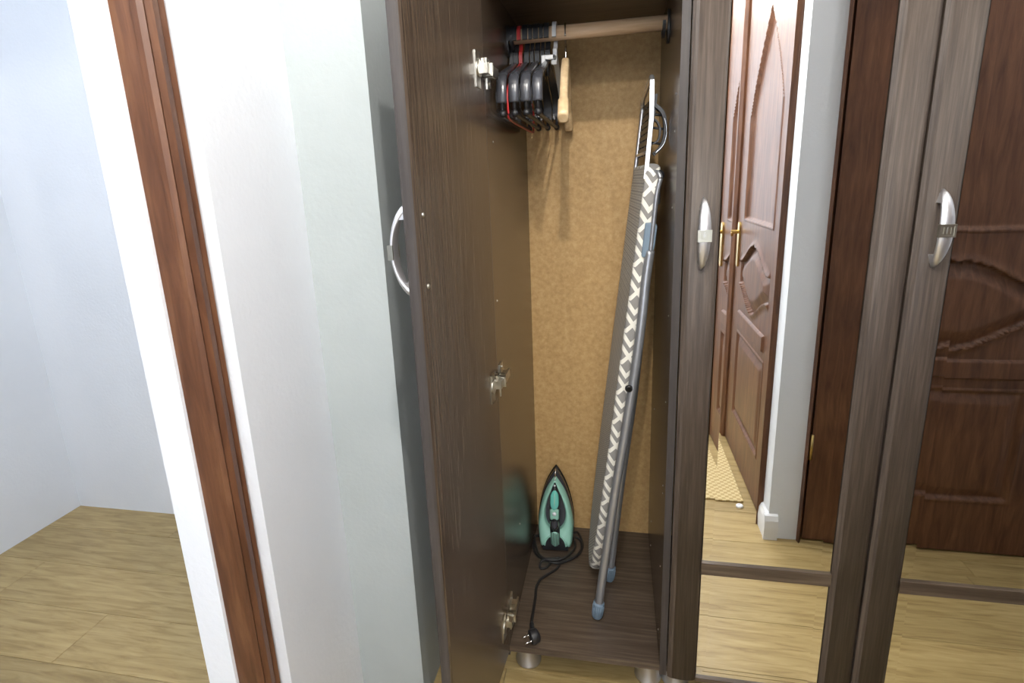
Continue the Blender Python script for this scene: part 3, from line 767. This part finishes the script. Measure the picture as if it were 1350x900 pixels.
# handle: arched bar from nose to heel over the opening
def hprof(z):  # outward distance of handle face
    return -.066-.030*math.sin(PI*max(0, min(1, (z-.005)/.215)))**.8
hz = [.004, .02, .045, .075, .105, .135, .165, .190, .208, .222]
hwid = [.0150, .0150, .0150, .0155, .0165, .0165, .0160, .0145, .0085, .0030]
rings = []; q = MB()
for z, wv in zip(hz, hwid):
    yo = hprof(z); th = .024
    rings.append([(wv*math.cos(a*2*PI/16), yo+th/2-th/2*math.sin(a*2*PI/16)*1.0, z) for a in range(16)])
loft(q, rings); obj('handle', q, M_blk, ir, xf=IX)
q = MB(); q.tube([(0, -.040, .245), (0, -.060, .227)], .0018, 6); q.tube([(0, -.030, .255), (0, -.043, .244)], .0022, 6); obj('nose_spout', q, M_chrome, ir, xf=IX)
q = MB(); q.lathe([(0,0),(.0035,0),(.003,.003),(0,.004)], (0, hprof(.216)-.002, .216), axis=(0,-1,0), seg=12)
obj('spray_nozzle', q, M_white, ir, xf=IX)
def hpatch(q, z0, z1, w0, w1, lift, n=8, rnd=.25, tt=.004):
    """curved plate lying on the handle"""
    def sec(f):
        z = z0+(z1-z0)*f; ww = w0+(w1-w0)*f
        e = min(f, 1-f)/rnd; ww *= math.sqrt(max(.08, 1-(1-min(1, e))**2)); return z, ww
    A = []
    for k in range(n+1):
        z, ww = sec(k/n); y = hprof(z)-lift
        A.append([(ww, y+tt, z), (ww*.8, y, z), (0, y-.001, z), (-ww*.8, y, z), (-ww, y+tt, z)])
    b0 = q.add([p for r in A for p in r], [])
    for i in range(n):
        for j in range(4): q.f.append([b0+i*5+j, b0+i*5+j+1, b0+(i+1)*5+j+1, b0+(i+1)*5+j]); q.sm.append(True); q.mi.append(0)
        q.f.append([b0+i*5, b0+i*5+4, b0+(i+1)*5+4, b0+(i+1)*5]); q.sm.append(True); q.mi.append(0)
    for e in (0, n): q.f.append([b0+e*5+j for j in range(5)]); q.sm.append(False); q.mi.append(0)
q = MB(); hpatch(q, .146, .202, .0160, .0135, .0025, rnd=.35, tt=.010); win = obj('water_window', q, M_win, ir, xf=IX)
q = MB(); hpatch(q, .158, .196, .003, .002, .0034, rnd=.3, tt=.002); obj('window_rib', q, M_teal, win, xf=IX)
q = MB(); hpatch(q, .112, .150, .0150, .0152, .002, rnd=.12, tt=.008); obj('control_panel', q, M_teal, ir, xf=IX)
q = MB(); hpatch(q, .078, .116, .0150, .0155, .0015, rnd=.5, tt=.006); o = obj('button_surround', q, M_chrome, ir, xf=IX)
q = MB(); hpatch(q, .083, .119, .0115, .0118, .003, rnd=.4, tt=.004); obj('steam_button', q, M_gblk, ir, xf=IX)
q = MB(); hpatch(q, .110, .118, .008, .008, .006, rnd=.5, tt=.003); obj('spray_button', q, M_blk, ir, xf=IX)
q = MB(); q.lathe([(0,0),(.0065,0),(.006,.0025),(0,.003)], (0, hprof(.134)-.002, .134), axis=(0,-1,-.1), seg=16); obj('temperature_dial', q, M_white, ir, xf=IX)
q = MB(); hpatch(q, .012, .072, .0135, .0135, .0005, rnd=.1, tt=.004); grip = obj('ribbed_grip', q, M_teal, ir, xf=IX)
q = MB()
for k in range(5):
    x = -.0090+k*.0045; q.tube([(x, hprof(z)-.0005-.0012, z) for z in (.016, .03, .045, .058, .068)], .0010, 5)
obj('grip_grooves', q, M_blk, grip, xf=IX)
# cable coiled round the heel and running to the plug (part of the iron)
def fp(px, py, h=.004): return at(px, py, 2, ZF+h)
pth = [Vector((.050, .440, ZF+.012)), Vector((.012,.425,ZF+.030)), fp(705,712,.025), fp(711,731,.022), fp(726,738,.02), fp(744,735,.02), fp(758,722,.02), fp(757,708,.012), fp(765,712,.006),
       fp(767,722,.006), fp(759,733,.006), fp(745,739,.008), fp(729,736,.012), fp(713,735,.012), fp(704,724,.012), fp(703,705,.012), Vector((.008,.452,ZF+.012)), Vector((.05,.497,ZF+.006)), Vector((.12,.492,ZF+.006)),
       fp(762,702,.006), fp(768,716,.005), fp(764,729,.005), fp(750,738,.004), fp(734,742,.010), fp(718,738,.012), fp(712,743,.004), fp(713,749,.004), fp(720,748,.004), fp(727,741,.006), fp(733,735,.012), fp(739,736,.012),
       fp(738,743,.005), fp(733,750,.004), fp(722,757,.004), fp(712,764,.004), fp(707,774,.004), fp(706,787,.004), fp(703,805,.004), fp(701,818,.004), fp(701,826,.010)]
q = MB(); q.tube(smooth_path(pth, 6), .0038, 8); cab = obj('cable', q, M_cable, ir)
# plug
pc = at(705, 838, 2, ZF+.019); ax = (at(690, 846, 2, ZF+.012)-pc); ax.z = -.004; ax.normalize()
q = MB(); q.lathe([(0,.0),(.011,.0),(.0175,.004),(.0185,.012),(.0185,.022),(.0175,.024),(0,.024)], pc-ax*.012, axis=ax, seg=20)
q.tube(smooth_path([pc-ax*.004, pc+Vector((-.001,.016,-.003)), at(702, 828, 2, ZF+.012), at(701, 822, 2, ZF+.007)], 4), .0065, 10, scales=None)
pg = obj('plug', q, M_blk, ir)
sd = ax.cross(Vector((0,0,1))).normalized(); upv = sd.cross(ax).normalized()
pd = (sd*.9+upv*.25).normalized()
for s_ in (-1, 1):
    q = MB(); c0 = pc+ax*.010+pd*(s_*.0085); q.tube([c0, c0+ax*.008], .0022, 8); q.tube([c0+ax*.006, c0+ax*.021], .0019, 8); obj('pin', q, M_chrome, pg)
